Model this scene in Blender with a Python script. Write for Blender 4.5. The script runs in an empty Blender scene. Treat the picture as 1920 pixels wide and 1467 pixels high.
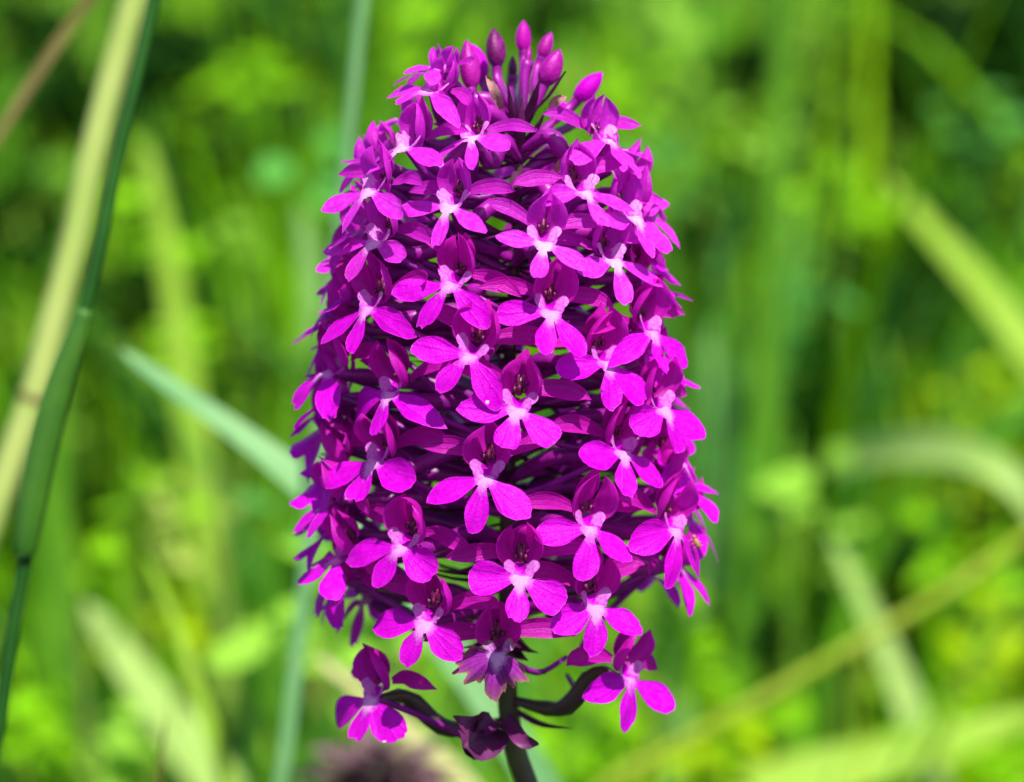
import bpy, math, random
from mathutils import Vector, Matrix, noise as mnoise
R = math.radians
rng = random.Random(7)
SC = bpy.context.scene
COL = SC.collection

# ------------------------------------------------------------------ camera
PITCH = R(10)
FOC = 100.0
DAX = 0.27                                   # camera to the spike's axis
P0 = Vector((0, 0, 0.31))                    # middle of the flower spike, 31 cm above the soil
FWD = Vector((0, math.cos(PITCH), -math.sin(PITCH)))
CAM = P0 - FWD * DAX + Vector((0.0005, 0, 0))
cd = bpy.data.cameras.new('camera'); cam = bpy.data.objects.new('camera', cd); COL.objects.link(cam)
cam.location = CAM; cam.rotation_euler = (math.pi / 2 - PITCH, 0, 0)
cd.lens = FOC; cd.sensor_width = 36; cd.clip_start = 0.01; cd.clip_end = 2000
cd.dof.use_dof = True; cd.dof.focus_distance = 0.2575; cd.dof.aperture_fstop = 17.5
cd.dof.aperture_blades = 0
SC.camera = cam
# ------------------------------------------------------------------ sky, sun, exposure
SUN_EL, SUN_AZ = 60, 26                      # height; degrees to the right of the camera's back
sdir = Vector((math.sin(R(SUN_AZ)) * math.cos(R(SUN_EL)), -math.cos(R(SUN_AZ)) * math.cos(R(SUN_EL)), math.sin(R(SUN_EL))))
w = bpy.data.worlds.new('World'); SC.world = w; w.use_nodes = True
nt = w.node_tree
sky = nt.nodes.new('ShaderNodeTexSky'); sky.sky_type = 'NISHITA'; sky.sun_disc = False
sky.sun_elevation = R(SUN_EL); sky.sun_rotation = math.atan2(sdir.x, sdir.y)
bg = nt.nodes['Background']; bg.inputs[1].default_value = 0.10
nt.links.new(sky.outputs[0], bg.inputs[0])
sl = bpy.data.lights.new('sun', 'SUN'); sl.energy = 5.0; sl.angle = R(0.5); sl.color = (1, 0.96, 0.88)
so = bpy.data.objects.new('sun', sl); COL.objects.link(so); so.location = (0, 0, 3)
so.rotation_euler = sdir.to_track_quat('Z', 'Y').to_euler()
vs = SC.view_settings; vs.view_transform = 'Standard'; vs.look = 'None'; vs.exposure = 0.68; vs.gamma = 1
vs.use_curve_mapping = False
SC.cycles.use_denoising = True
SC.cycles.transparent_max_bounces = 16
SC.cycles.max_bounces = 10; SC.cycles.transmission_bounces = 8; SC.cycles.diffuse_bounces = 5

RX = Vector((1, 0, 0)); UPC = RX.cross(FWD)
def ray(px, py):
    k = 36.0 / FOC / 1920
    return FWD + RX * ((px - 960) * k) + UPC * (-(py - 733.5) * k)
def at(px, py, depth):                        # a point at a given distance along the view axis
    return CAM + ray(px, py) * depth
def pxm(depth): return depth * 36.0 / FOC / 1920

# ------------------------------------------------------------------ materials
def new_mat(name):
    m = bpy.data.materials.new(name); m.use_nodes = True
    n = m.node_tree; n.nodes.clear()
    return m, n
def N(n, t, **kw):
    x = n.nodes.new(t)
    for k, v in kw.items(): setattr(x, k, v)
    return x
def L(n, a, b): n.links.new(a, b)
def val(n, op, a, b=None, c=None, clamp=False):
    x = N(n, 'ShaderNodeMath', operation=op); x.use_clamp = clamp
    for i, v in enumerate((a, b, c)):
        if v is None: continue
        if isinstance(v, (int, float)): x.inputs[i].default_value = v
        else: L(n, v, x.inputs[i])
    return x.outputs[0]
def mixc(n, f, a, b, mode='MIX'):
    x = N(n, 'ShaderNodeMix', data_type='RGBA', blend_type=mode)
    for i, v in ((0, f), (6, a), (7, b)):
        if isinstance(v, (int, float)): x.inputs[i].default_value = v
        elif isinstance(v, tuple): x.inputs[i].default_value = (*v, 1)
        else: L(n, v, x.inputs[i])
    return x.outputs[2]
def noise(n, scale, detail=3, rough=.55, coord=None):
    x = N(n, 'ShaderNodeTexNoise'); x.inputs['Scale'].default_value = scale
    x.inputs['Detail'].default_value = detail; x.inputs['Roughness'].default_value = rough
    if coord is not None: L(n, coord, x.inputs['Vector'])
    return x.outputs['Fac']
def finish(n, col, rough, spec, trans, tcol=None, bump=None, bstr=.3, bdist=.0001):
    p = N(n, 'ShaderNodeBsdfPrincipled'); o = N(n, 'ShaderNodeOutputMaterial')
    L(n, col, p.inputs['Base Color'])
    p.inputs['Roughness'].default_value = rough; p.inputs['Specular IOR Level'].default_value = spec
    if bump is not None:
        b = N(n, 'ShaderNodeBump'); b.inputs['Strength'].default_value = bstr; b.inputs['Distance'].default_value = bdist
        L(n, bump, b.inputs['Height']); L(n, b.outputs[0], p.inputs['Normal'])
    if trans > 0:
        t = N(n, 'ShaderNodeBsdfTranslucent'); L(n, tcol if tcol is not None else col, t.inputs[0])
        mx = N(n, 'ShaderNodeMixShader'); mx.inputs[0].default_value = trans
        L(n, p.outputs[0], mx.inputs[1]); L(n, t.outputs[0], mx.inputs[2]); L(n, mx.outputs[0], o.inputs[0])
    else: L(n, p.outputs[0], o.inputs[0])

def petal_material(name, col, white, tcol, trans=.38, wilt=None, rough=.42, spec=.28, veins=.30, pale=(.85, .05, .82)):
    m, n = new_mat(name)
    obj = N(n, 'ShaderNodeTexCoord').outputs['Object']
    att = N(n, 'ShaderNodeAttribute', attribute_name='pig').outputs['Color']
    sep = N(n, 'ShaderNodeSeparateColor'); L(n, att, sep.inputs[0])
    info = N(n, 'ShaderNodeObjectInfo').outputs['Random']
    n1 = noise(n, 2600, 3, .7, obj); n2 = noise(n, 420, 3, .55, obj)
    c = mixc(n, val(n, 'MULTIPLY', n2, .55), col, tuple(x * y for x, y in zip(col, (.72, .5, .95))))
    n3 = noise(n, 1500, 4, .65, obj)
    mr = N(n, 'ShaderNodeMapRange'); L(n, n3, mr.inputs[0]); mr.inputs[1].default_value = .42; mr.inputs[2].default_value = .72
    c = mixc(n, val(n, 'MULTIPLY', mr.outputs[0], .30), c, pale)  # fine pale mottle paints in the sparkle of the petal cells
    c = mixc(n, val(n, 'MULTIPLY', info, .35), c, tuple(x * y for x, y in zip(col, (1.0, 1.0, .78))))
    # veins along each petal (v across in G, u along in B)
    vv = val(n, 'SINE', val(n, 'ADD', val(n, 'MULTIPLY', sep.outputs[1], 23.0), val(n, 'MULTIPLY', n2, 4.0)))
    vv = val(n, 'POWER', val(n, 'MULTIPLY', val(n, 'ADD', vv, 1.0), .5), 6.0)
    c = mixc(n, val(n, 'MULTIPLY', vv, veins), c, tuple(x * .55 for x in col))
    wf = val(n, 'ADD', sep.outputs[0], val(n, 'MULTIPLY', val(n, 'SUBTRACT', n1, .5), .9))
    ramp = N(n, 'ShaderNodeMapRange'); ramp.interpolation_type = 'SMOOTHSTEP'
    L(n, wf, ramp.inputs[0]); ramp.inputs[1].default_value = .25; ramp.inputs[2].default_value = 1.05
    wgate = val(n, 'MULTIPLY', ramp.outputs[0], val(n, 'MULTIPLY', sep.outputs[0], 5, clamp=True), clamp=True)
    c = mixc(n, wgate, c, white)
    dv = N(n, 'ShaderNodeTexVoronoi'); dv.inputs['Scale'].default_value = 300; L(n, obj, dv.inputs['Vector'])   # sparse specks of dirt and pollen
    dsep = N(n, 'ShaderNodeSeparateColor'); L(n, dv.outputs['Color'], dsep.inputs[0])
    spot = val(n, 'MULTIPLY', val(n, 'LESS_THAN', val(n, 'ADD', dv.outputs['Distance'], val(n, 'MULTIPLY', n1, .04)), val(n, 'MULTIPLY', dsep.outputs[1], .085)), val(n, 'GREATER_THAN', dsep.outputs[0], .62))
    c = mixc(n, val(n, 'MULTIPLY', spot, .8), c, mixc(n, val(n, 'GREATER_THAN', dsep.outputs[2], .6), (.12, .03, .05), (.9, .75, .8)))
    if wilt: c = mixc(n, val(n, 'MULTIPLY', sep.outputs[2], val(n, 'ADD', .35, n2), clamp=True), c, wilt)
    vor = N(n, 'ShaderNodeTexVoronoi'); vor.inputs['Scale'].default_value = 6000; L(n, obj, vor.inputs['Vector'])
    tc = mixc(n, .45, c, tcol)
    finish(n, c, rough, spec, trans, tcol=tc, bump=val(n, 'ADD', val(n, 'MULTIPLY', vor.outputs[0], .8), val(n, 'ADD', val(n, 'MULTIPLY', vv, -.7), val(n, 'MULTIPLY', n2, 3.0))), bstr=.55, bdist=.00008)
    return m
MAG = (.70, .0004, .69)
M_PETAL = petal_material('magenta_petal', MAG, (.87, .38, .87), (.85, .01, .82), spec=.09, veins=.24)
M_PALE = petal_material('pale_petal', (.78, .022, .74), (.90, .50, .90), (.88, .06, .85), spec=.12, veins=.30, pale=(.88, .18, .86))  # paler pink for the upper flowers
M_PSEPAL = petal_material('pale_sepal', (.70, .018, .64), (.8, .4, .8), (.88, .06, .85), trans=.55, spec=.22, pale=(.85, .16, .82))
M_SEPAL = petal_material('sepal_magenta', (.70, .010, .54), (.8, .4, .8), (.90, .03, .72), trans=.58, spec=.22)
M_WILT = petal_material('withered_petal', (.22, .006, .26), (.55, .3, .6), MAG, trans=.2, wilt=(.34, .16, .06), rough=.7, veins=.7)
M_BUD = petal_material('bud_magenta', (.40, .003, .30), (.6, .2, .5), MAG, trans=.15, rough=.45, spec=.3)
M_BUDD = petal_material('bud_plum', (.13, .002, .09), (.6, .2, .5), MAG, trans=.1, rough=.45, spec=.3)

def stalk_mat(name, a, b, scale, rough=.4, spec=.4, trans=0.0, grain=None):
    m, n = new_mat(name)
    obj = N(n, 'ShaderNodeTexCoord').outputs['Object']
    nn = noise(n, scale, 4, .6, obj)
    r = N(n, 'ShaderNodeMapRange'); L(n, nn, r.inputs[0]); r.inputs[1].default_value = .35; r.inputs[2].default_value = .66
    c = mixc(n, r.outputs[0], a, b)
    finish(n, c, rough, spec, trans, bump=noise(n, scale * 6, 3, .6, obj), bstr=.35, bdist=.00012)
    return m
M_OVARY = stalk_mat('ovary_purple', (.12, .006, .14), (.34, .006, .31), 330, .38, .45)
M_BRACT = stalk_mat('bract_plum', (.05, .012, .04), (.13, .014, .10), 260, .5, .4, .15)
M_SPUR = stalk_mat('spur_purple', (.16, .006, .2), (.32, .007, .33), 500, .4, .4, .15)
M_COLUMN = stalk_mat('column_red', (.045, .002, .03), (.26, .012, .11), 1400, .35, .45)
M_STEM = stalk_mat('stem_plum', (.055, .026, .036), (.06, .075, .024), 160, .42, .4)
M_HUSK = stalk_mat('husk', (.26, .10, .12), (.52, .30, .26), 700, .8, .2, .1)

def blade_material(name, a, b, trans=.42, rough=.45, spec=.35, along=9000):
    m, n = new_mat(name)
    att = N(n, 'ShaderNodeAttribute', attribute_name='pig').outputs['Color']
    sep = N(n, 'ShaderNodeSeparateColor'); L(n, att, sep.inputs[0])
    obj = N(n, 'ShaderNodeTexCoord').outputs['Object']
    nn = noise(n, 70, 4, .6, obj)
    r = N(n, 'ShaderNodeMapRange'); L(n, nn, r.inputs[0]); r.inputs[1].default_value = .38; r.inputs[2].default_value = .64
    c = mixc(n, r.outputs[0], a, b)
    st = val(n, 'SINE', val(n, 'MULTIPLY', sep.outputs[1], 40.0))
    c = mixc(n, val(n, 'MULTIPLY', val(n, 'ADD', st, 1.0), .10), c, tuple(x * .6 for x in a))
    finish(n, c, rough, spec, trans, bump=st, bstr=.25, bdist=.0002)
    return m
B_GREEN = blade_material('blade_green', (.08, .25, .008), (.14, .36, .014))
B_BLUE = blade_material('blade_blue_green', (.20, .46, .17), (.28, .54, .22))
B_LIME = blade_material('blade_lime', (.32, .56, .03), (.42, .64, .07))
B_PALE = blade_material('blade_pale', (.40, .62, .14), (.50, .68, .20))
B_SOFT = blade_material('blade_soft_green', (.24, .50, .12), (.32, .58, .16))
B_TAN = blade_material('blade_tan', (.46, .46, .16), (.58, .54, .26), trans=.25)
B_DARK = blade_material('blade_dark', (.035, .10, .008), (.06, .16, .015))
B_BROWN = blade_material('blade_brown', (.12, .10, .02), (.2, .16, .05), trans=.15)
B_YELLOW = blade_material('blade_yellow', (.30, .44, .015), (.38, .48, .05), trans=.25)
S_STALK = blade_material('stalk_straw', (.30, .42, .08), (.40, .48, .13), trans=.0, rough=.5)
S_GREEN = blade_material('stalk_green', (.010, .065, .006), (.022, .11, .010), trans=.0, rough=.5, spec=.2)
S_SHEATH = blade_material('sheath_green', (.035, .14, .012), (.075, .21, .016), trans=.2, rough=.4)

m, n = new_mat('soil')
obj = N(n, 'ShaderNodeTexCoord').outputs['Object']
c = mixc(n, noise(n, 9, 8, .65, obj), (.008, .022, .003), (.03, .055, .008))
c = mixc(n, val(n, 'MULTIPLY', noise(n, 70, 5, .6, obj), .6), c, (.06, .045, .02))
finish(n, c, .9, .15, 0, bump=noise(n, 120, 6, .7, obj), bstr=.8, bdist=.01); M_SOIL = m
m, n = new_mat('meadow_grass')
att = N(n, 'ShaderNodeAttribute', attribute_name='pig').outputs['Color']
finish(n, mixc(n, 1.0, att, (.82, .97, .62), 'MULTIPLY'), .6, .05, .42); M_GRASS = m

# ------------------------------------------------------------------ mesh helpers
def mesh(name, verts, faces, mat, pig=None, smooth=True):
    me = bpy.data.meshes.new(name); me.from_pydata([tuple(v) for v in verts], [], faces)
    if pig is not None:
        a = me.color_attributes.new('pig', 'FLOAT_COLOR', 'POINT')
        a.data.foreach_set('color', [x for p in pig for x in (*p, 1.0)])
    if smooth: me.polygons.foreach_set('use_smooth', [True] * len(me.polygons))
    me.materials.append(mat); me.update()
    return me
def obj(name, me, parent=None, mw=None):
    o = bpy.data.objects.new(name, me); COL.objects.link(o)
    if parent: o.parent = parent
    if mw is not None: o.matrix_local = mw
    return o
def tag(o, label=None, cat=None, group=None, kind=None):
    for k, v in (('label', label), ('category', cat), ('group', group), ('kind', kind)):
        if v: o[k] = v
    return o
def grid_faces(nu, nv, off=0, wrap=False):
    f = []
    for i in range(nu - 1):
        for j in range(nv if wrap else nv - 1):
            a = off + i * nv + j; b = off + i * nv + (j + 1) % nv
            f.append((a, b, b + nv, a + nv))
    return f
def smooth_path(pts, n):                      # Catmull-Rom through the points
    P = [pts[0] * 2 - pts[1]] + list(pts) + [pts[-1] * 2 - pts[-2]]
    out = []
    segs = len(pts) - 1
    for k in range(n):
        t = k / (n - 1) * segs; i = min(int(t), segs - 1); t -= i
        a, b, c_, d = P[i], P[i + 1], P[i + 2], P[i + 3]
        out.append(.5 * (2 * b + (c_ - a) * t + (2 * a - 5 * b + 4 * c_ - d) * t * t + (3 * b - a - 3 * c_ + d) * t ** 3))
    return out
def tube(pts, radii, nv=8, lobes=0, amp=0.0, twist=0.0, capped=True):
    verts, faces = [], []
    ref = Vector((0, 0, 1))
    t0 = (pts[1] - pts[0]).normalized()
    if abs(t0.dot(ref)) > .9: ref = Vector((1, 0, 0))
    s = t0.cross(ref).normalized()
    m = len(pts)
    for i, p in enumerate(pts):
        t = (pts[min(i + 1, m - 1)] - pts[max(i - 1, 0)]).normalized()
        s = (s - t * s.dot(t)).normalized(); b = t.cross(s)
        for j in range(nv):
            a = 2 * math.pi * j / nv
            rr = radii[i] * (1 + amp * math.cos(lobes * a + twist * i / m)) if lobes else radii[i]
            verts.append(p + (s * math.cos(a) + b * math.sin(a)) * rr)
    faces = grid_faces(m, nv, 0, True)
    if capped:
        faces.append(tuple(range(nv - 1, -1, -1))); faces.append(tuple(range((m - 1) * nv, m * nv)))
    return verts, faces
def tepal(spine, halfw, nv=7, cup=.5, side=None, face=None, wave=0, seed=0, curl=0):
    """a petal: spine points, half width per point, cross section bent towards `face`"""
    rr = random.Random(seed)
    nu = len(spine); verts = []; pig = []
    ph = rr.uniform(0, 6)
    for i, p in enumerate(spine):
        t = (spine[min(i + 1, nu - 1)] - spine[max(i - 1, 0)]).normalized()
        f = face(i / (nu - 1)) if callable(face) else face
        s = t.cross(f).normalized(); nn = s.cross(t).normalized()
        for j in range(nv):
            v = -1 + 2 * j / (nv - 1)
            ang = v * cup
            wv = halfw[i] * (math.sin(ang) / cup if cup > .01 else v)
            hv = halfw[i] * (1 - math.cos(ang)) / max(cup, .01)
            hv += wave * math.sin(ph + i * .9 + v * 2.2) * abs(v) + curl * abs(v) ** 3 * halfw[i]
            verts.append(p + s * wv + nn * hv); pig.append((0.0, v * .5 + .5, i / (nu - 1)))
    return verts, grid_faces(nu, nv), pig
MM = .001
def mmv(x, y, z): return Vector((x, y, z)) * MM

# ------------------------------------------------------------------ the setting
g = 200.0
me = mesh('ground', [(-g, -g, 0), (g, -g, 0), (g, g, 0), (-g, g, 0)], [(0, 1, 2, 3)], M_SOIL, smooth=False)
tag(obj('ground', me), kind='structure')

def grass_stuff():
    r2 = random.Random(21)
    verts, faces, pig = [], [], []
    pal = [(.035, .13, .003), (.07, .22, .005), (.14, .36, .008), (.25, .50, .015), (.10, .30, .05),
           (.20, .44, .10), (.36, .46, .08), (.05, .17, .004), (.30, .50, .006), (.02, .08, .002), (.34, .56, .06)]
    def blade(x, y, h, wd, lean, az, face, col, bend, seg=5):
        o = len(verts)
        d = Vector((math.cos(az), math.sin(az), 0)); s = Vector((math.cos(face), math.sin(face), 0))
        for k in range(seg + 1):
            t = k / seg
            p = Vector((x, y, 0)) + d * (h * (lean * t + bend * t * t * t)) + Vector((0, 0, h * (t - .35 * bend * t ** 3)))
            ww = wd * (1 - t ** 2.2) * (.6 + .4 * min(1, t * 4)) + .0002
            verts.append(p - s * ww); verts.append(p + s * ww)
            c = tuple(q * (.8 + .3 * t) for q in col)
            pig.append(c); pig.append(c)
        for k in range(seg):
            a = o + 2 * k; faces.append((a, a + 1, a + 3, a + 2))
    def leaf(p, ln, wd, dirv, upv, col):
        o = len(verts); s = dirv.cross(upv).normalized(); seg = 5
        for k in range(seg + 1):
            t = k / seg; ww = wd * math.sin(math.pi * (t * .94 + .03)) ** .8
            q = p + dirv * ln * t - Vector((0, 0, ln * .25 * t * t))
            verts.append(q - s * ww); verts.append(q + s * ww); pig.append(col); pig.append(col)
        for k in range(seg):
            a = o + 2 * k; faces.append((a, a + 1, a + 3, a + 2))
    def patch(x, y): return mnoise.noise(Vector((x * 7, y * 4, 3))) + .5 * mnoise.noise(Vector((x * 16, y * 9, 8)))
    # tall blades from behind the orchid to where the view meets the soil
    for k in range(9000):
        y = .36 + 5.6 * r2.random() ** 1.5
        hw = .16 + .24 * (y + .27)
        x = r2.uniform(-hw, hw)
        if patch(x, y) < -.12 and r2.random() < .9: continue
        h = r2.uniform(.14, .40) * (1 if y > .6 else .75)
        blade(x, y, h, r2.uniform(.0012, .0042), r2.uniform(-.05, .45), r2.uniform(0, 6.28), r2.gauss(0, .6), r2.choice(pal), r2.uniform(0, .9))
    # wider upright blades close behind
    for k in range(420):
        y = r2.uniform(.36, .95); hw = .1 + .22 * (y + .27); x = r2.uniform(-hw, hw)
        if patch(x * 1.5 + 4, y) < -.1: continue
        blade(x, y, r2.uniform(.2, .44), r2.uniform(.002, .0048), r2.uniform(-.05, .25), r2.uniform(0, 6.28), r2.gauss(0, .4), r2.choice(pal[:5] + pal[7:10] + [(.012, .05, .002)] * 3), r2.uniform(0, .6))
    # low turf all round, also before and beside the orchid
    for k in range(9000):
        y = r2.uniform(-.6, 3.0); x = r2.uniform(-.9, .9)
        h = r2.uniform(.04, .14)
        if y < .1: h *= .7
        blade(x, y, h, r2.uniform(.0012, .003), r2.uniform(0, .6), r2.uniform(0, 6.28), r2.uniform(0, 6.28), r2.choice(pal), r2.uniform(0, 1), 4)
    # broad herb leaves among the blades
    for k in range(2600):
        y = .36 + 2.6 * r2.random() ** 1.3; hw = .14 + .24 * (y + .27); x = r2.uniform(-hw, hw)
        z = r2.uniform(.01, .26) * (1 if y > .6 else .6)
        if patch(x, y) < -.1: continue
        a = r2.uniform(0, 6.28)
        leaf(Vector((x, y, z)), r2.uniform(.02, .055), r2.uniform(.004, .011), Vector((math.cos(a), math.sin(a), r2.uniform(.1, .9))).normalized(), Vector((r2.uniform(-.5, .5), r2.uniform(-.8, .1), 1)).normalized(), r2.choice(pal))
    # clumps of herb leaves on thin stems: pixel, spread in pixels, distance, colour
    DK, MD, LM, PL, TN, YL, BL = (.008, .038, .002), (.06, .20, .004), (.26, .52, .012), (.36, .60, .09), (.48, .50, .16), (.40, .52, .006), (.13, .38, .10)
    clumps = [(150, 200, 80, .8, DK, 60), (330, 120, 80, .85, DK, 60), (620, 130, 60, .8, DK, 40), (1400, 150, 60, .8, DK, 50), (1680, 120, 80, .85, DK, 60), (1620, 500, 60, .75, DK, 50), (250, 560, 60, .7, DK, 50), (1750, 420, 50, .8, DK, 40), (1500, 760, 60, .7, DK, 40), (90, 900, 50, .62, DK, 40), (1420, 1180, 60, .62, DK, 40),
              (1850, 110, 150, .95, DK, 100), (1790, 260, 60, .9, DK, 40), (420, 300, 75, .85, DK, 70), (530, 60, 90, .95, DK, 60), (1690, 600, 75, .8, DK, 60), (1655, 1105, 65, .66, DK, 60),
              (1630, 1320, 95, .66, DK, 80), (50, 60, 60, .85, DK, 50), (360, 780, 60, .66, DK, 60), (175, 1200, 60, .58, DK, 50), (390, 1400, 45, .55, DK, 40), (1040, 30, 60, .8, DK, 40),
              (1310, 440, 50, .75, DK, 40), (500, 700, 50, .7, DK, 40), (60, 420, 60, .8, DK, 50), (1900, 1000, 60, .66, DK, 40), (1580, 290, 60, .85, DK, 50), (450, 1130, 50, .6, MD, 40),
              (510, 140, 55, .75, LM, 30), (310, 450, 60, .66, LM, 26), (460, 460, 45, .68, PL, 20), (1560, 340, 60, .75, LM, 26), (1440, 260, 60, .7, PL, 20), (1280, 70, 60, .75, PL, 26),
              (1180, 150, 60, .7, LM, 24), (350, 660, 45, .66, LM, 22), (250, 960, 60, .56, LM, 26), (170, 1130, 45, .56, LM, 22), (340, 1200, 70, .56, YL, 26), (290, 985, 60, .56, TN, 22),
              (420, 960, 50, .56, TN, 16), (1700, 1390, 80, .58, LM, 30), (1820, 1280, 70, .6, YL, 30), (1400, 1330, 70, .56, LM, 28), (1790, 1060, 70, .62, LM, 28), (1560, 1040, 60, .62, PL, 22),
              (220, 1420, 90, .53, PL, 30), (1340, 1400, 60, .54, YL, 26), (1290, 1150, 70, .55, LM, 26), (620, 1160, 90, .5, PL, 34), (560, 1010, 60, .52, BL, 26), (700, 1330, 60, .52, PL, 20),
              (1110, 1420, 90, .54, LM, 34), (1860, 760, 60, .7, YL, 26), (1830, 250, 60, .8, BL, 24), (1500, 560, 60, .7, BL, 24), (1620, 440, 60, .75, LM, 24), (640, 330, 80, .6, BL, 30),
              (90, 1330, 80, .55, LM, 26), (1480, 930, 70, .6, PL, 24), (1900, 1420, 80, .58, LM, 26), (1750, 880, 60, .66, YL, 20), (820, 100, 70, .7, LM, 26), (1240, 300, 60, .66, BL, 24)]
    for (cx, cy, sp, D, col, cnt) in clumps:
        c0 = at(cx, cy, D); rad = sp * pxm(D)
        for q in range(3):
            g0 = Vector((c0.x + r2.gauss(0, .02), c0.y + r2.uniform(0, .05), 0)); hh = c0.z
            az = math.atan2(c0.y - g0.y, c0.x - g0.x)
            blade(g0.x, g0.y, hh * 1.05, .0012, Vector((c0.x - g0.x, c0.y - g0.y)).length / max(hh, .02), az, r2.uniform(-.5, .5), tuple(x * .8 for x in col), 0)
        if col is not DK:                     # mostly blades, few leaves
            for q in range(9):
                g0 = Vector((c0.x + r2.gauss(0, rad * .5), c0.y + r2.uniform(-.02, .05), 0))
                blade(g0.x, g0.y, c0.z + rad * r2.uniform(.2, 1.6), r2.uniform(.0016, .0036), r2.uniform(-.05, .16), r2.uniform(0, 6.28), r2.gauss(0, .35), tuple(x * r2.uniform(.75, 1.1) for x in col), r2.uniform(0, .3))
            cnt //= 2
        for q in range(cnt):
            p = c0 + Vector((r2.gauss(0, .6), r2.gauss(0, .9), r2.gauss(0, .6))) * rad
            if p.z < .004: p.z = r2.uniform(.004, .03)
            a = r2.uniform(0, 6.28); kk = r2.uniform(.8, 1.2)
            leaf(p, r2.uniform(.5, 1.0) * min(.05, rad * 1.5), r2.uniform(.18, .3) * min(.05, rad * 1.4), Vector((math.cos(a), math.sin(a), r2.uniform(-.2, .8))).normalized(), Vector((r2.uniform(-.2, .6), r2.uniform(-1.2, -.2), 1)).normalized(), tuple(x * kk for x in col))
    me = mesh('meadow_grass', verts, faces, M_GRASS, pig)
    tag(obj('meadow_grass', me), 'soft green tangle of meadow grass and leaves behind the orchid', 'grass', kind='stuff')
grass_stuff()

# ------------------------------------------------------------------ single blades and stalks behind the orchid
def to_ground(pts, sink=.35):
    """carry a path on from its last seen point down to the soil"""
    a, b = pts[-2], pts[-1]; d = (b - a).normalized(); p = b.copy(); out = []
    step = .03
    for k in range(60):
        d = (d + Vector((0, 0, -1)) * sink).normalized()
        p = p + d * step
        if p.z <= 0:
            f = (out[-1].z if out else b.z) / ((out[-1].z if out else b.z) - p.z + 1e-9)
            q = (out[-1] if out else b); out.append(q + (p - q) * f); break
        out.append(p.copy())
    return pts + out
def world_path(px, depth, base=True):
    P = []
    for q in px:
        dd = q[2] if len(q) > 2 else depth
        P.append(at(q[0], q[1], dd))
    return to_ground(P) if base else P
def ribbon(name, px, wpx, depth, mat, label, cat='grass blade', twist=34, fold=.25, tip=True):  # each ribbon is one single blade of grass
    P = world_path(px, depth); m_ = 16 + 3 * len(P)
    pts = smooth_path(P, m_); W = wpx * pxm(depth) / 2 / max(.35, math.cos(R(twist)))
    verts, pig = [], []
    nv = 7
    mid_ = len(pts) // 3; tm = (pts[mid_ + 1] - pts[mid_ - 1]).normalized(); vm = (CAM - pts[mid_]).normalized()
    s0 = tm.cross(vm).normalized(); n0 = s0.cross(tm)
    if (n0 * math.cos(R(twist)) - s0 * math.sin(R(twist))).dot(sdir) < (n0 * math.cos(R(twist)) + s0 * math.sin(R(twist))).dot(sdir): twist = -twist   # turn the blade's face to the light
    for i, p in enumerate(pts):
        t = (pts[min(i + 1, m_ - 1)] - pts[max(i - 1, 0)]).normalized()
        vdir = (CAM - p).normalized()
        s0 = t.cross(vdir).normalized(); n0 = s0.cross(t)
        a = R(twist) + .25 * math.sin(i * .21)
        s = s0 * math.cos(a) + n0 * math.sin(a); nn = s.cross(t)
        u = i / (m_ - 1)
        ww = W * (min(1, (u / .22) ** .55 + .05) if tip else 1) * (1 - .25 * u)
        for j in range(nv):
            v = -1 + 2 * j / (nv - 1)
            verts.append(p + s * ww * v + nn * ww * fold * abs(v)); pig.append((u, v * .5 + .5, 0))
    return tag(obj(name, mesh(name, verts, grid_faces(m_, nv), mat, pig)), label, cat)
def stalk(name, px, wpx, depth, mat, label, nodes=(), cat='stalk', knob=1.2):
    P = world_path(px, depth); m_ = 60
    pts = smooth_path(P, m_); r0 = wpx * pxm(depth) / 2
    rad = [r0 * (.9 + .2 * i / m_) for i in range(m_)]
    o_ = tube(pts, rad, 12)
    k = [(0, (j % 12) / 12 * .6, 0) for j in range(len(o_[0]))]
    root = tag(obj(name, mesh(name, o_[0], o_[1], mat, k)), label, cat)
    for (u, h, mm_, kb) in nodes:
        i = int(u * (m_ - 1)); c_ = pts[i]; t = (pts[i + 1] - pts[i]).normalized()
        seg = [c_ + t * h * (q / 4 - .5) for q in range(5)]
        vv = tube(seg, [r0 * x * kb for x in (1.0, 1.12, 1.16, 1.12, 1.0)], 12)
        obj('node', mesh('node', vv[0], vv[1], mm_, [(0, .1, 0)] * len(vv[0])), root)
    return root

stalk('grass_stalk', [(290, -120), (252, 0), (210, 150), (172, 300), (140, 450), (112, 560), (66, 733), (26, 850), (-15, 970), (-70, 1130)], 56, .365, S_STALK,
      'thick straw-yellow grass stalk with one dull joint', nodes=[(.345, .0018, B_BROWN, .9)])
st = stalk('grass_stalk', [(322, -140), (290, 0), (255, 150), (220, 300), (190, 450), (165, 560), (118, 740), (92, 850), (66, 960), (46, 1060), (22, 1200), (0, 1350), (-40, 1600)], 27, .298, S_GREEN,
           'dark green grass stalk with a leaf sheath ending in a collar')
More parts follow.
